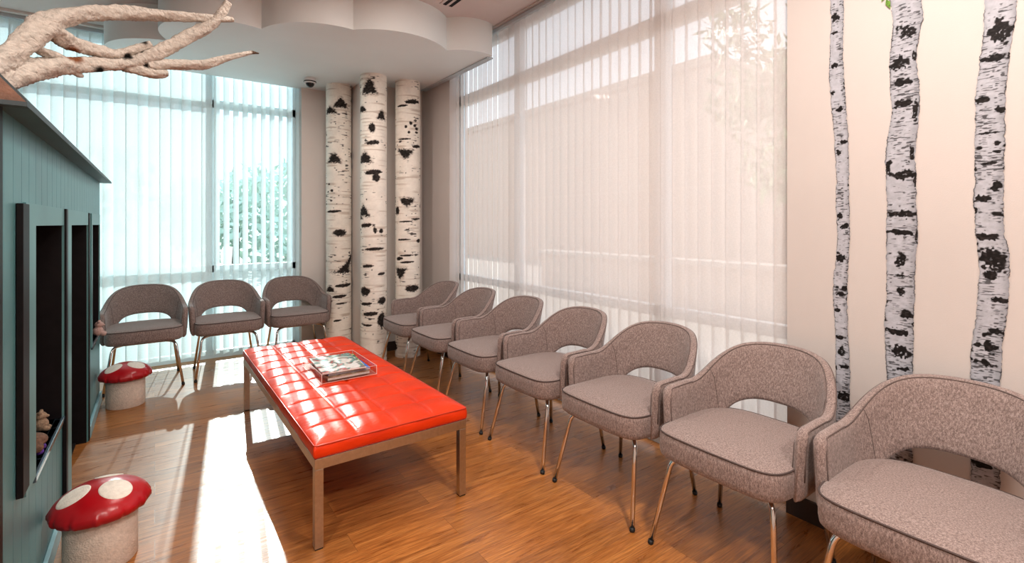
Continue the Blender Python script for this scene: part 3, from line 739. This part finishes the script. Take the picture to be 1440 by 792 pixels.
for q0, q1 in ((Y0, 3.096), (4.182, Y1)): hp('baseboard', boxes((HX, HX+.016, q0, q1, 0, .075), bev=.002), M['bluebase'])
# roof: eave overhang, soffit, gable front
E_X, PITCH, RX, RY0, RY1 = -.280, 1.20, -1.0, 1.835, 5.08
RZ = ZW+(E_X-RX)*PITCH
t = .022
bm = BM()
prof = [(E_X, ZW-.004), (E_X, ZW+.012), (RX, RZ+t), (2*RX-E_X, ZW+.012), (2*RX-E_X, ZW-.004), (RX, RZ-.02)]
A = [bm.verts.new((x, RY0+.012, z)) for x, z in prof]; B = [bm.verts.new((x, RY1, z)) for x, z in prof]
for k in range(6): bm.faces.new((A[k], A[(k+1) % 6], B[(k+1) % 6], B[k]))
bm.faces.new((A[0], A[1], A[2], A[5])); bm.faces.new((A[2], A[3], A[4], A[5])); bm.faces.new((B[5], B[2], B[1], B[0])); bm.faces.new((B[5], B[4], B[3], B[2]))
bmesh.ops.recalc_face_normals(bm, faces=bm.faces)
hp('roof', bm, M['roofedge'])
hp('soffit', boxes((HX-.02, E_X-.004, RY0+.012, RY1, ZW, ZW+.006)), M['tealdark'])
bm = BM()
pr = [(E_X+.004, ZW), (RX, ZW+(E_X-RX)*PITCH), (2*RX-E_X, ZW)]
A = [bm.verts.new((x, RY0-.012, z)) for x, z in pr]; B = [bm.verts.new((x, RY0+.012, z)) for x, z in pr]
bm.faces.new(A); bm.faces.new(B[::-1])
for k in range(3): bm.faces.new((A[k], B[k], B[(k+1) % 3], A[(k+1) % 3]))
bmesh.ops.recalc_face_normals(bm, faces=bm.faces)
g = hp('gable', bm, M['roofbrown'])
hp('gable_trim', boxes((2*RX-E_X, E_X+.006, RY0-.018, RY0+.02, ZW-.012, ZW)), M['roofedge'])

# plush toys on the playhouse sills
def ball(bm, c, r, s=(1,1,1), seg=20):
    mm = Matrix.Translation(c) @ Matrix.Diagonal((*[r*q for q in s], 1))
    bmesh.ops.create_uvsphere(bm, u_segments=seg, v_segments=seg//2+2, radius=1, matrix=mm)
def toy_mesh(blobs, vox=.006):
    bm = BM()
    for c, r, s in blobs: ball(bm, c, r, s)
    return bm
def toy(name, loc, lab, body, m, extra=()):
    root = empty(name, loc); root.scale = ((.42 if name == 'plush_toy' and 'tan' in lab else .6),)*3; tag(root, lab, 'toy', 'plush toys on the playhouse sills')
    o = link('body', toy_mesh(body), m, root, smooth=True)
    md = o.modifiers.new('fuse', 'REMESH'); md.mode = 'VOXEL'; md.voxel_size = .007; md.use_smooth_shade = True
    for nm, bl, mm in extra: link(nm, toy_mesh(bl), mm, root, smooth=True)
    return root
toy('plush_toy', (-.385, 2.655, .485), 'brown domed plush toy with purple feet on the nearest playhouse sill',
    [((0, 0, .085), .075, (1, 1.05, .62)), ((.03, -.075, .06), .035, (1, 1.1, .9)), ((0, .075, .05), .03, (1, 1, .8))], M['plush1'],
    [('foot', [((.035, -.04, .022), .025, (1, 1, .85))], M['purple']), ('foot', [((.035, .05, .022), .025, (1, 1, .85))], M['purple']), ('foot', [((-.04, .0, .022), .025, (1, 1, .85))], M['purple'])])
toy('plush_toy', (-.40, 2.93, .485), 'tan plush animal sitting at the far end of the nearest playhouse sill',
    [((0, 0, .07), .065, (1, 1, 1.05)), ((.0, 0, .155), .05, (1, 1, .9)), ((0, -.04, .195), .018, (1, 1, 1)), ((0, .04, .195), .018, (1, 1, 1)), ((.05, 0, .148), .02, (1, 1, .8)), ((.05, -.035, .025), .025, (1.3, 1, .9)), ((.05, .035, .025), .025, (1.3, 1, .9))], M['plush2'])
toy('plush_toy', (-.335, 4.78, .55), 'pale pink plush animal on the far playhouse sill beside the leftmost armchair',
    [((-.01, 0, .06), .055, (1, 1, 1.05)), ((.0, 0, .14), .045, (1, 1, .9)), ((0, -.036, .178), .016, (1, 1, 1)), ((0, .036, .178), .016, (1, 1, 1)), ((.04, 0, .132), .018, (1, 1, .8)), ((.045, -.04, .025), .024, (1.2, 1, 1)), ((.045, .04, .025), .024, (1.2, 1, 1))], M['plush3'])

# ------------------------------------------------------------------ bleached branch
root_bm = BM(); cols = []
rr = random.Random(11)
for li, P in enumerate(BR):
    pts = smoothpath([p[:3] for p in P], 9); rad = smoothpath([(p[3], 0, 0) for p in P], 9)
    n = 24; n0 = len(root_bm.verts)
    pts = [Vector(p) for p in pts]; rad = [max(.0015, r[0]) for r in rad]
    nrm = None; rings = []
    for i, p in enumerate(pts):
        tg = (pts[min(i+1, len(pts)-1)]-pts[max(i-1, 0)]).normalized()
        if nrm is None: nrm = tg.orthogonal().normalized()
        nrm = (nrm-tg*nrm.dot(tg)).normalized(); b = tg.cross(nrm)
        rg = []
        for k in range(n):
            a = 2*PI*k/n
            q = rad[i]*(1+.10*math.sin(3*a+i*.13+li)+.05*math.sin(5*a-i*.41)+rr.uniform(-.07, .07)+.06*math.sin(7*a+i*.9)*rr.random())
            rg.append(tuple(p+(nrm*math.cos(a)+b*math.sin(a))*q))
        rings.append(rg)
    loft(root_bm, rings)
bmesh.ops.recalc_face_normals(root_bm, faces=root_bm.faces)
br = link('tree_branch', root_bm, M['branch'], smooth=True)
tag(br, 'bare bleached forked tree branch reaching over the playhouse roof', 'branch')
me = br.data
co = np.empty(len(me.vertices)*3); me.vertices.foreach_get('co', co); co = co.reshape(-1, 3)
col = np.ones((len(co), 4)); base = np.array([.54, .485, .43])
nz = np.random.default_rng(2).random(len(co))
col[:, :3] = base*(.8+.3*nz[:, None])
for c, r, tone in BSPOT:
    d = np.linalg.norm(co-np.array(c), axis=1); k = np.clip((r-d)/(r*.35), 0, 1)[:, None]
    col[:, :3] = col[:, :3]*(1-k)+np.array(tone)*k
ca = me.color_attributes.new('Col', 'FLOAT_COLOR', 'POINT'); ca.data.foreach_set('color', col.ravel())

# ------------------------------------------------------------------ birch columns
def stripes(shape, seed, dens, cells_y, cells_x):
    n = vnoise(shape, (cells_y, cells_x), seed)
    m_ = vnoise(shape, (max(2, cells_y//8), max(2, cells_x//2)), seed+1)
    return np.clip((n*(.55+.45*m_)-dens)/.08, 0, 1)
def birch_column(c, th0, knots, lab, seed):
    R, H = .13, H_SO
    nz_, na = 760, 168
    z = np.linspace(0, H, nz_); a = np.linspace(-PI, PI, na, endpoint=False)
    Z, A_ = np.meshgrid(z, a, indexing='ij')
    shade = vnoise((nz_, na), (60, 14), seed+20)*.10+vnoise((nz_, na), (240, 60), seed+21)*.07
    colr = np.array([.96, .91, .83])[None, None]*(.86+shade)[..., None]
    # faint brown tint bands
    tb = np.clip((vnoise((nz_, na), (170, 5), seed+5)-.70)/.2, 0, 1)*.45
    colr = colr*(1-tb[..., None])+np.array([.36, .24, .16])*tb[..., None]
    dark = np.array([.022, .018, .016])
    sd = stripes((nz_, na), seed, .70, 330, 20)
    warp = (vnoise((nz_, na), (220, 40), seed+9)-.5)
    warp2 = (vnoise((nz_, na), (420, 80), seed+10)-.5)
    kmask = np.zeros((nz_, na)); rim = np.zeros((nz_, na))
    rk = random.Random(seed)
    kn = list(knots)
    for _ in range(26):      # the sides the photo does not show carry the same marks
        kn.append((rk.choice((-1, 1))*rk.uniform(1.5, 3.1), rk.uniform(.05, H-.05), rk.uniform(.5, 1.3), rk.uniform(.03, .11), rk.choice('tedd')))
    for _ in range(34):
        kn.append((rk.uniform(-3.1, 3.1), rk.uniform(.03, H-.03), rk.uniform(.05, .10), rk.uniform(.010, .016), 'o'))
    for da, zc, wa, hh, kind in kn:
        u = (((A_-da+PI) % (2*PI))-PI)/(wa/2)*1.0; v = (Z-zc)/(hh/2)
        u = u+warp*.35; v = v+warp2*.5
        if kind == 't':        # triangle, flat base down
            f = 1-np.maximum(np.abs(u)+.5*(v+1)-.08, -v-.0)
            f = np.where(v < -1, -1, f)
            f = np.minimum(1-(np.abs(u)**1.35+(np.abs(v+1)/2)**1.35)**(1/1.35), (1+v)*.8)
        elif kind == 't2':     # triangle, flat top
            f = np.minimum(1-(np.abs(u)**1.35+(np.abs(1-v)/2)**1.35)**(1/1.35), (1-v)*.8)
        elif kind == 's': 
            f = .42-np.abs(u-.8*v+.1)*(.8+.5*v)
            f = np.where(np.abs(v) > 1, -1, f)
        elif kind == 'd':
            f = (1-np.abs(u))**.6*.9-np.abs(v) if False else np.where(np.abs(u) < 1, np.sqrt(np.clip(1-u*u, 0, 1))*.95, -.2)-np.abs(v-.3*u)
        else: f = 1-np.sqrt(u*u+v*v)
        kmask = np.maximum(kmask, np.clip(f/.12, 0, 1)); rim = np.maximum(rim, np.clip(1-np.abs(f)/.22, 0, 1))
    inner = .5+.9*vnoise((nz_, na), (300, 60), seed+12)
    m_ = np.clip(np.maximum(sd*.9, kmask), 0, 1)[..., None]
    kc = dark[None, None]*(1+3.2*np.clip(inner-.85, 0, 1))[..., None]
    rimc = np.array([.20, .14, .10])
    colr = colr*(1-.35*rim[..., None])+rimc*.35*rim[..., None]
    colr = colr*(1-m_)+kc*m_
    rad = R+.0025*(vnoise((nz_, na), (50, 9), seed+30)-.5)-.0035*kmask
    ang = th0+A_
    V = np.stack([c[0]+rad*np.cos(ang), c[1]+rad*np.sin(ang), Z], -1).reshape(-1, 3)
    i, j = np.meshgrid(np.arange(nz_-1), np.arange(na), indexing='ij')
    j2 = (j+1) % na
    F_ = np.stack([i*na+j, i*na+j2, (i+1)*na+j2, (i+1)*na+j], -1).reshape(-1, 4)
    V[:, :2] -= np.array(c)
    o = np_mesh('birch_column', V, F_, colr.reshape(-1, 3), M['birch'])
    o.location = (c[0], c[1], 0)
    tag(o, lab, 'column', 'birch columns in the corner'); return o
def np_mesh(name, V, F_, C_, m):
    me = bpy.data.meshes.new(name)
    me.vertices.add(len(V)); me.vertices.foreach_set('co', V.astype(np.float32).ravel())
    nf = len(F_); me.loops.add(nf*4); me.loops.foreach_set('vertex_index', F_.astype(np.int32).ravel())
    me.polygons.add(nf); me.polygons.foreach_set('loop_start', np.arange(0, nf*4, 4, dtype=np.int32))
    me.polygons.foreach_set('use_smooth', np.ones(nf, dtype=bool))
    me.update(calc_edges=True); me.validate()
    ca = me.color_attributes.new('Col', 'FLOAT_COLOR', 'POINT')
    c4 = np.ones((len(V), 4), np.float32); c4[:, :3] = C_; ca.data.foreach_set('color', c4.ravel())
    me.materials.append(m)
    o = bpy.data.objects.new(name, me); COL.objects.link(o); return o
labs = ['round birch bark column, leftmost of three, next to the back window', 'round birch bark column in the middle, standing forward of its neighbours', 'round birch bark column nearest the big window, partly behind the row of armchairs']
for k, ((c, th0, kn), lab) in enumerate(zip(KC, labs)): birch_column(c, th0, kn, lab, 40+k*50)

# ------------------------------------------------------------------ printed birch trunks on the right wall
def decal(D, kd, lab, seed, fleck):
    D = sorted([(3.1, D[0][1]+.0, D[0][2]+.0), *D, (.45, D[-1][1]+.002, D[-1][2]), (.30, D[-1][1]+.006, D[-1][2]+.004), (.10, D[-1][1]+.012, D[-1][2]-.006)], key=lambda q: q[0])
    zs = np.array([q[0] for q in D]); L = np.array([q[1] for q in D]); Rr = np.array([q[2] for q in D])
    nz_, nx = 1500, 52
    z = np.linspace(.10, 3.1, nz_)
    rg = np.random.default_rng(seed)
    l = np.interp(z, zs, L)+.0035*(vnoise((nz_, 1), (160, 1), seed)[:, 0]-.5)+.003*(vnoise((nz_, 1), (600, 1), seed+1)[:, 0]-.5)
    r = np.interp(z, zs, Rr)+.0035*(vnoise((nz_, 1), (160, 1), seed+2)[:, 0]-.5)+.003*(vnoise((nz_, 1), (600, 1), seed+3)[:, 0]-.5)
    u = np.linspace(0, 1, nx)
    Yg = l[:, None]*(1-u)[None]+r[:, None]*u[None]; Zg = np.repeat(z[:, None], nx, 1)
    wd = float(np.mean(L-Rr))
    base = np.array([.465, .48, .53])[None, None]*(.82+.22*vnoise((nz_, nx), (260, 5), seed+4)+.10*vnoise((nz_, nx), (750, 26), seed+5))[..., None]
    ux = np.repeat(u[None], nz_, 0)
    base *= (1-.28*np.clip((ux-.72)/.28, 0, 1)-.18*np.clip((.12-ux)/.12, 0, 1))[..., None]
    cx = max(4, int(wd/.012))
    fl = vnoise((nz_, nx), (1000, cx), seed+6); fm = vnoise((nz_, nx), (34, 3), seed+7)
    low = np.clip((1.05-Zg)/.5, 0, 1)*.07
    m1 = np.clip((fl*(.62+.5*fm)-(fleck-low))/.10, 0, 1)*.8
    bl = vnoise((nz_, nx), (75, max(2, cx//3)), seed+8)*.75+vnoise((nz_, nx), (300, cx), seed+9)*.25
    m2 = np.clip((bl-.80)/.05, 0, 1)
    w1 = vnoise((nz_, nx), (190, cx), seed+10)-.5; w2 = vnoise((nz_, nx), (420, cx*2), seed+11)-.5
    hi_ = vnoise((nz_, nx), (500, cx*3), seed+17)
    m3 = np.zeros((nz_, nx)); ring_ = np.zeros((nz_, nx))
    rk = random.Random(seed)
    kd = list(kd)
    for zz in (2.45, 2.62, 2.8, 2.95, .62, .50, .36, .24):
        kd.append((float(np.interp(zz, zs, (L+Rr)/2))+rk.uniform(-.2, .2)*wd, zz, wd*rk.uniform(.5, .95), rk.uniform(.02, .05)))
    for yc, zc, w_, h_ in kd:
        a = (Yg-yc)/(w_/2)+w1*.9; b = (Zg-zc)/(h_/2)+w2*1.0
        f = 1-np.sqrt(a*a+b*b) if w_ < 3*h_ else np.clip(1.05-np.abs(a), -1, 1)*1.15-np.abs(b+.55*a*a-.3+.3*np.sin(2.3*a+zc*40))
        if h_ > .035: f = f-1.1*np.clip(1-np.sqrt((a/.6)**2+((b+.1)/.5)**2), 0, 1)*np.clip(hi_*5-2.2, 0, 1)
        m3 = np.maximum(m3, np.clip(f/.15, 0, 1))
    edge = np.clip((.05-np.minimum(ux, 1-ux))/.05, 0, 1)*np.clip(vnoise((nz_, nx), (120, 2), seed+14)*3-1.3, 0, 1)
    mk = np.clip(np.maximum.reduce([m1, m2, m3, edge*.9]), 0, 1)[..., None]
    dk = np.array([.018, .015, .015])[None, None]*(.6+1.6*vnoise((nz_, nx), (500, cx*2), seed+15)**3)[..., None]
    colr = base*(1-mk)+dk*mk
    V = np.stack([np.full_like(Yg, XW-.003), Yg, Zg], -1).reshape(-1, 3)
    i, j = np.meshgrid(np.arange(nz_-1), np.arange(nx-1), indexing='ij')
    F_ = np.stack([i*nx+j, (i+1)*nx+j, (i+1)*nx+j+1, i*nx+j+1], -1).reshape(-1, 4)
    o = np_mesh('birch_trunk_decal', V, F_, colr.reshape(-1, 3), M['decal'])
    tag(o, lab, 'wall decal', 'printed birch trunks on the right wall'); return o
decal(D1, KD[0], 'slimmest printed birch trunk on the wall, closest to the big blind', 301, .58)
d2 = decal(D2, KD[1], 'thick printed birch trunk on the wall with green leaves at the top, middle of three', 402, .60)
decal(D3, KD[2], 'thick printed birch trunk on the wall farthest from the blind, at the right', 503, .60)
bm = BM(); rl = random.Random(9)
for _ in range(16):
    y, z = .742+rl.uniform(-.016, .014), 2.27+rl.uniform(-.0, .5); a = rl.uniform(-1.2, 1.2)-PI/2; s = rl.uniform(.016, .026)
    d = Vector((0, math.cos(a), math.sin(a)))*s; n_ = Vector((0, -math.sin(a), math.cos(a)))*s*.42; p = Vector((XW-.005-rl.uniform(0, .0015), y, z))
    vs = [bm.verts.new(p+q) for q in (d*-1, n_*.9-d*.2, d*.5+n_*.5, d, d*.5-n_*.5, n_*-.9-d*.2)]
    bm.faces.new(vs)
M['printleaf'] = simple('printed_leaf', (.16, .34, .03), .6, nscale=60, namt=.6)
lf = link('leaves', bm, M['printleaf'], d2); lf['label'] = 'green printed leaves'

# ------------------------------------------------------------------ ceiling fittings
cam = empty('security_camera', (1.29, 5.33, H_SO)); tag(cam, 'small white dome security camera under the dropped ceiling', 'camera')
bm = BM(); lathe(bm, [(.03, 0), (.058, 0), (.060, -.012), (.060, -.036), (.052, -.05), (.03, -.052)], 32); bmesh.ops.recalc_face_normals(bm, faces=bm.faces)
link('housing', bm, M['white'], cam, smooth=40)
bm = BM(); lathe(bm, [(.061, -.030), (.0615, -.034), (.061, -.040)], 32); link('collar', bm, M['darkglass'], cam, smooth=True)
bm = BM(); lathe(bm, [(.042*math.cos(t), -.05-.042*math.sin(t)) for t in [k*PI/2/8 for k in range(8)]]+[(.002, -.092)], 28); bmesh.ops.recalc_face_normals(bm, faces=bm.faces)
link('dome', bm, M['darkglass'], cam, smooth=True)
v = empty('ceiling_vent', (1.93, 3.02, H_UP), .0); tag(v, 'narrow two-slot linear air vent in the upper ceiling', 'vent')
link('vent_frame', boxes((-.075, -.052, -.55, .55, -.006, -.0005), (-.018, .002, -.55, .55, -.006, -.0005), (.036, .058, -.55, .55, -.006, -.0005), (-.052, .036, .545, .55, -.006, -.0005), (-.052, .036, -.55, -.545, -.006, -.0005)), M['ceil'], v)
for a, b in ((-.052, -.018), (.002, .036)):
    link('slot', boxes((a, b, -.545, .545, -.003, -.0006)), M['slot'], v)

# ------------------------------------------------------------------ outside
struct('ground', boxes((2.7, 60, -30, 60, -.12, -.06), (-40, 2.7, 6.05, 60, -.12, -.06)), M['pave'])
b = empty('building', (14, 24, -.06)); tag(b, 'beige flat-roofed building across the pavement, seen through the big blind', 'building')
link('wall', boxes((-2, 6, -16.5, 20, 0, 5.7)), M['bldg'], b)
link('parapet', boxes((-2.1, 6.1, -16.6, 20.1, 5.7, 5.95)), M['wallout'], b)
w_ = empty('garden_wall', (7.5, 4, -.06)); tag(w_, 'low beige garden wall outside, seen faintly through the right end of the blind', 'wall')
link('coping', boxes((-.2, .25, -4.1, 5.1, .75, .83)), M['pave'], w_); link('masonry', boxes((-.15, .2, -4, 5, 0, .75)), M['wallout'], w_)
def tree(name, loc, h, cr, lab, seed, nl=1500, low=.35, ls=.18, lm='leaf'):
    rt = empty(name, loc); tag(rt, lab, 'tree', 'trees outside the windows')
    bm = BM(); tube(bm, [(0, 0, 0), (.05, 0, h*.4), (-.05, .05, h*.75)], [.12, .09, .04], 8); link('trunk', bm, M['bark'], rt, smooth=True)
    r = random.Random(seed); bm = BM()
    cl = [(r.uniform(-.6, .6)*cr, r.uniform(-.6, .6)*cr, h*(low+(.95-low)*r.random())) for _ in range(14)]
    for _ in range(nl):
        c = r.choice(cl); q = Vector((r.gauss(0, 1), r.gauss(0, 1), r.gauss(0, 1))).normalized()*cr*.45*r.random()**.4
        p = Vector(c)+q; d = Vector((r.uniform(-1, 1), r.uniform(-1, 1), r.uniform(-1, 1))).normalized(); e_ = d.orthogonal().normalized()
        s = ls*r.uniform(.6, 1.2)
        bm.faces.new([bm.verts.new(p+x) for x in (d*s, e_*s*.45, -d*s, -e_*s*.45)])
    link('foliage', bm, M[lm], rt)
tree('tree', (10.5, 4.9, -.06), 6.6, 1.5, 'leafy green tree outside, behind the right end of the big blind', 1)
for k, (x, y, h, cr, lab) in enumerate(((-7.5, 17, 3.6, 2.6, 'green tree outside the back window, leftmost, above the playhouse roof'), (-2.2, 15, 2.9, 2.2, 'green tree outside the back window, behind the left armchair'), (2.2, 19, 3.0, 2.6, 'green tree outside the back window, just left of the birch columns'))):
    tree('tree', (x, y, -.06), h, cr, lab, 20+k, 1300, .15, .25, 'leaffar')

# ------------------------------------------------------------------ light
wd = bpy.data.worlds.new('World'); scn.world = wd; wd.use_nodes = True
bg = wd.node_tree.nodes['Background']; bg.inputs['Color'].default_value = (.78, .90, 1.0, 1); bg.inputs['Strength'].default_value = 2.1
def lamp(name, kind, loc, energy, col, rot=None, **k):
    l = bpy.data.lights.new(name, kind); l.energy = energy; l.color = col
    for a, v_ in k.items(): setattr(l, a, v_)
    o = bpy.data.objects.new(name, l); COL.objects.link(o); o.location = loc
    if rot is not None: o.rotation_euler = rot
    return o
sd = Vector((-.098, -.884, -.454))
sun = lamp('sun', 'SUN', (0, 20, 12), 8.5, (1, .97, .92), angle=.009)
sun.rotation_euler = sd.to_track_quat('-Z', 'Y').to_euler()
WARM = (1, .91, .84)
lamp('ceiling_or_fill_lamp', 'AREA', (1.35, .45, 3.12), 46, WARM, shape='DISK', size=.22)
lamp('ceiling_or_fill_lamp', 'AREA', (-.7, .7, 3.12), 44, WARM, shape='DISK', size=.22)
lamp('ceiling_or_fill_lamp', 'AREA', (1.0, 2.5, 3.12), 22, WARM, shape='DISK', size=.25)  # added fill lamp, evens out the light mid-room
lamp('ceiling_or_fill_lamp', 'AREA', (1.0, 4.05, 2.86), 14, WARM, shape='DISK', size=.2)  # added fill lamp, brightens the dim corner with the columns
lamp('ceiling_or_fill_lamp', 'AREA', (.2, -1.2, 3.12), 80, WARM, shape='DISK', size=.5)  # added soft fill, unseen behind the camera

# ------------------------------------------------------------------ camera
cd = bpy.data.cameras.new('camera'); co_ = bpy.data.objects.new('camera', cd); COL.objects.link(co_)
cd.sensor_fit = 'HORIZONTAL'; cd.sensor_width = 36; cd.lens = 36*695.1/1440
cd.shift_x = -(721.3-720)/1440; cd.shift_y = -(396-315.2)/1440
cd.clip_start = .02
co_.location = (0, 0, 1.381); co_.rotation_euler = (PI/2, 0, -.627)
scn.camera = co_
scn.view_settings.view_transform = 'Standard'; scn.view_settings.look = 'None'
scn.view_settings.exposure = .02; scn.view_settings.gamma = .92
try:
    scn.cycles.use_denoising = True
    scn.cycles.max_bounces = 10; scn.cycles.transparent_max_bounces = 16; scn.cycles.sample_clamp_indirect = 6
except Exception: pass
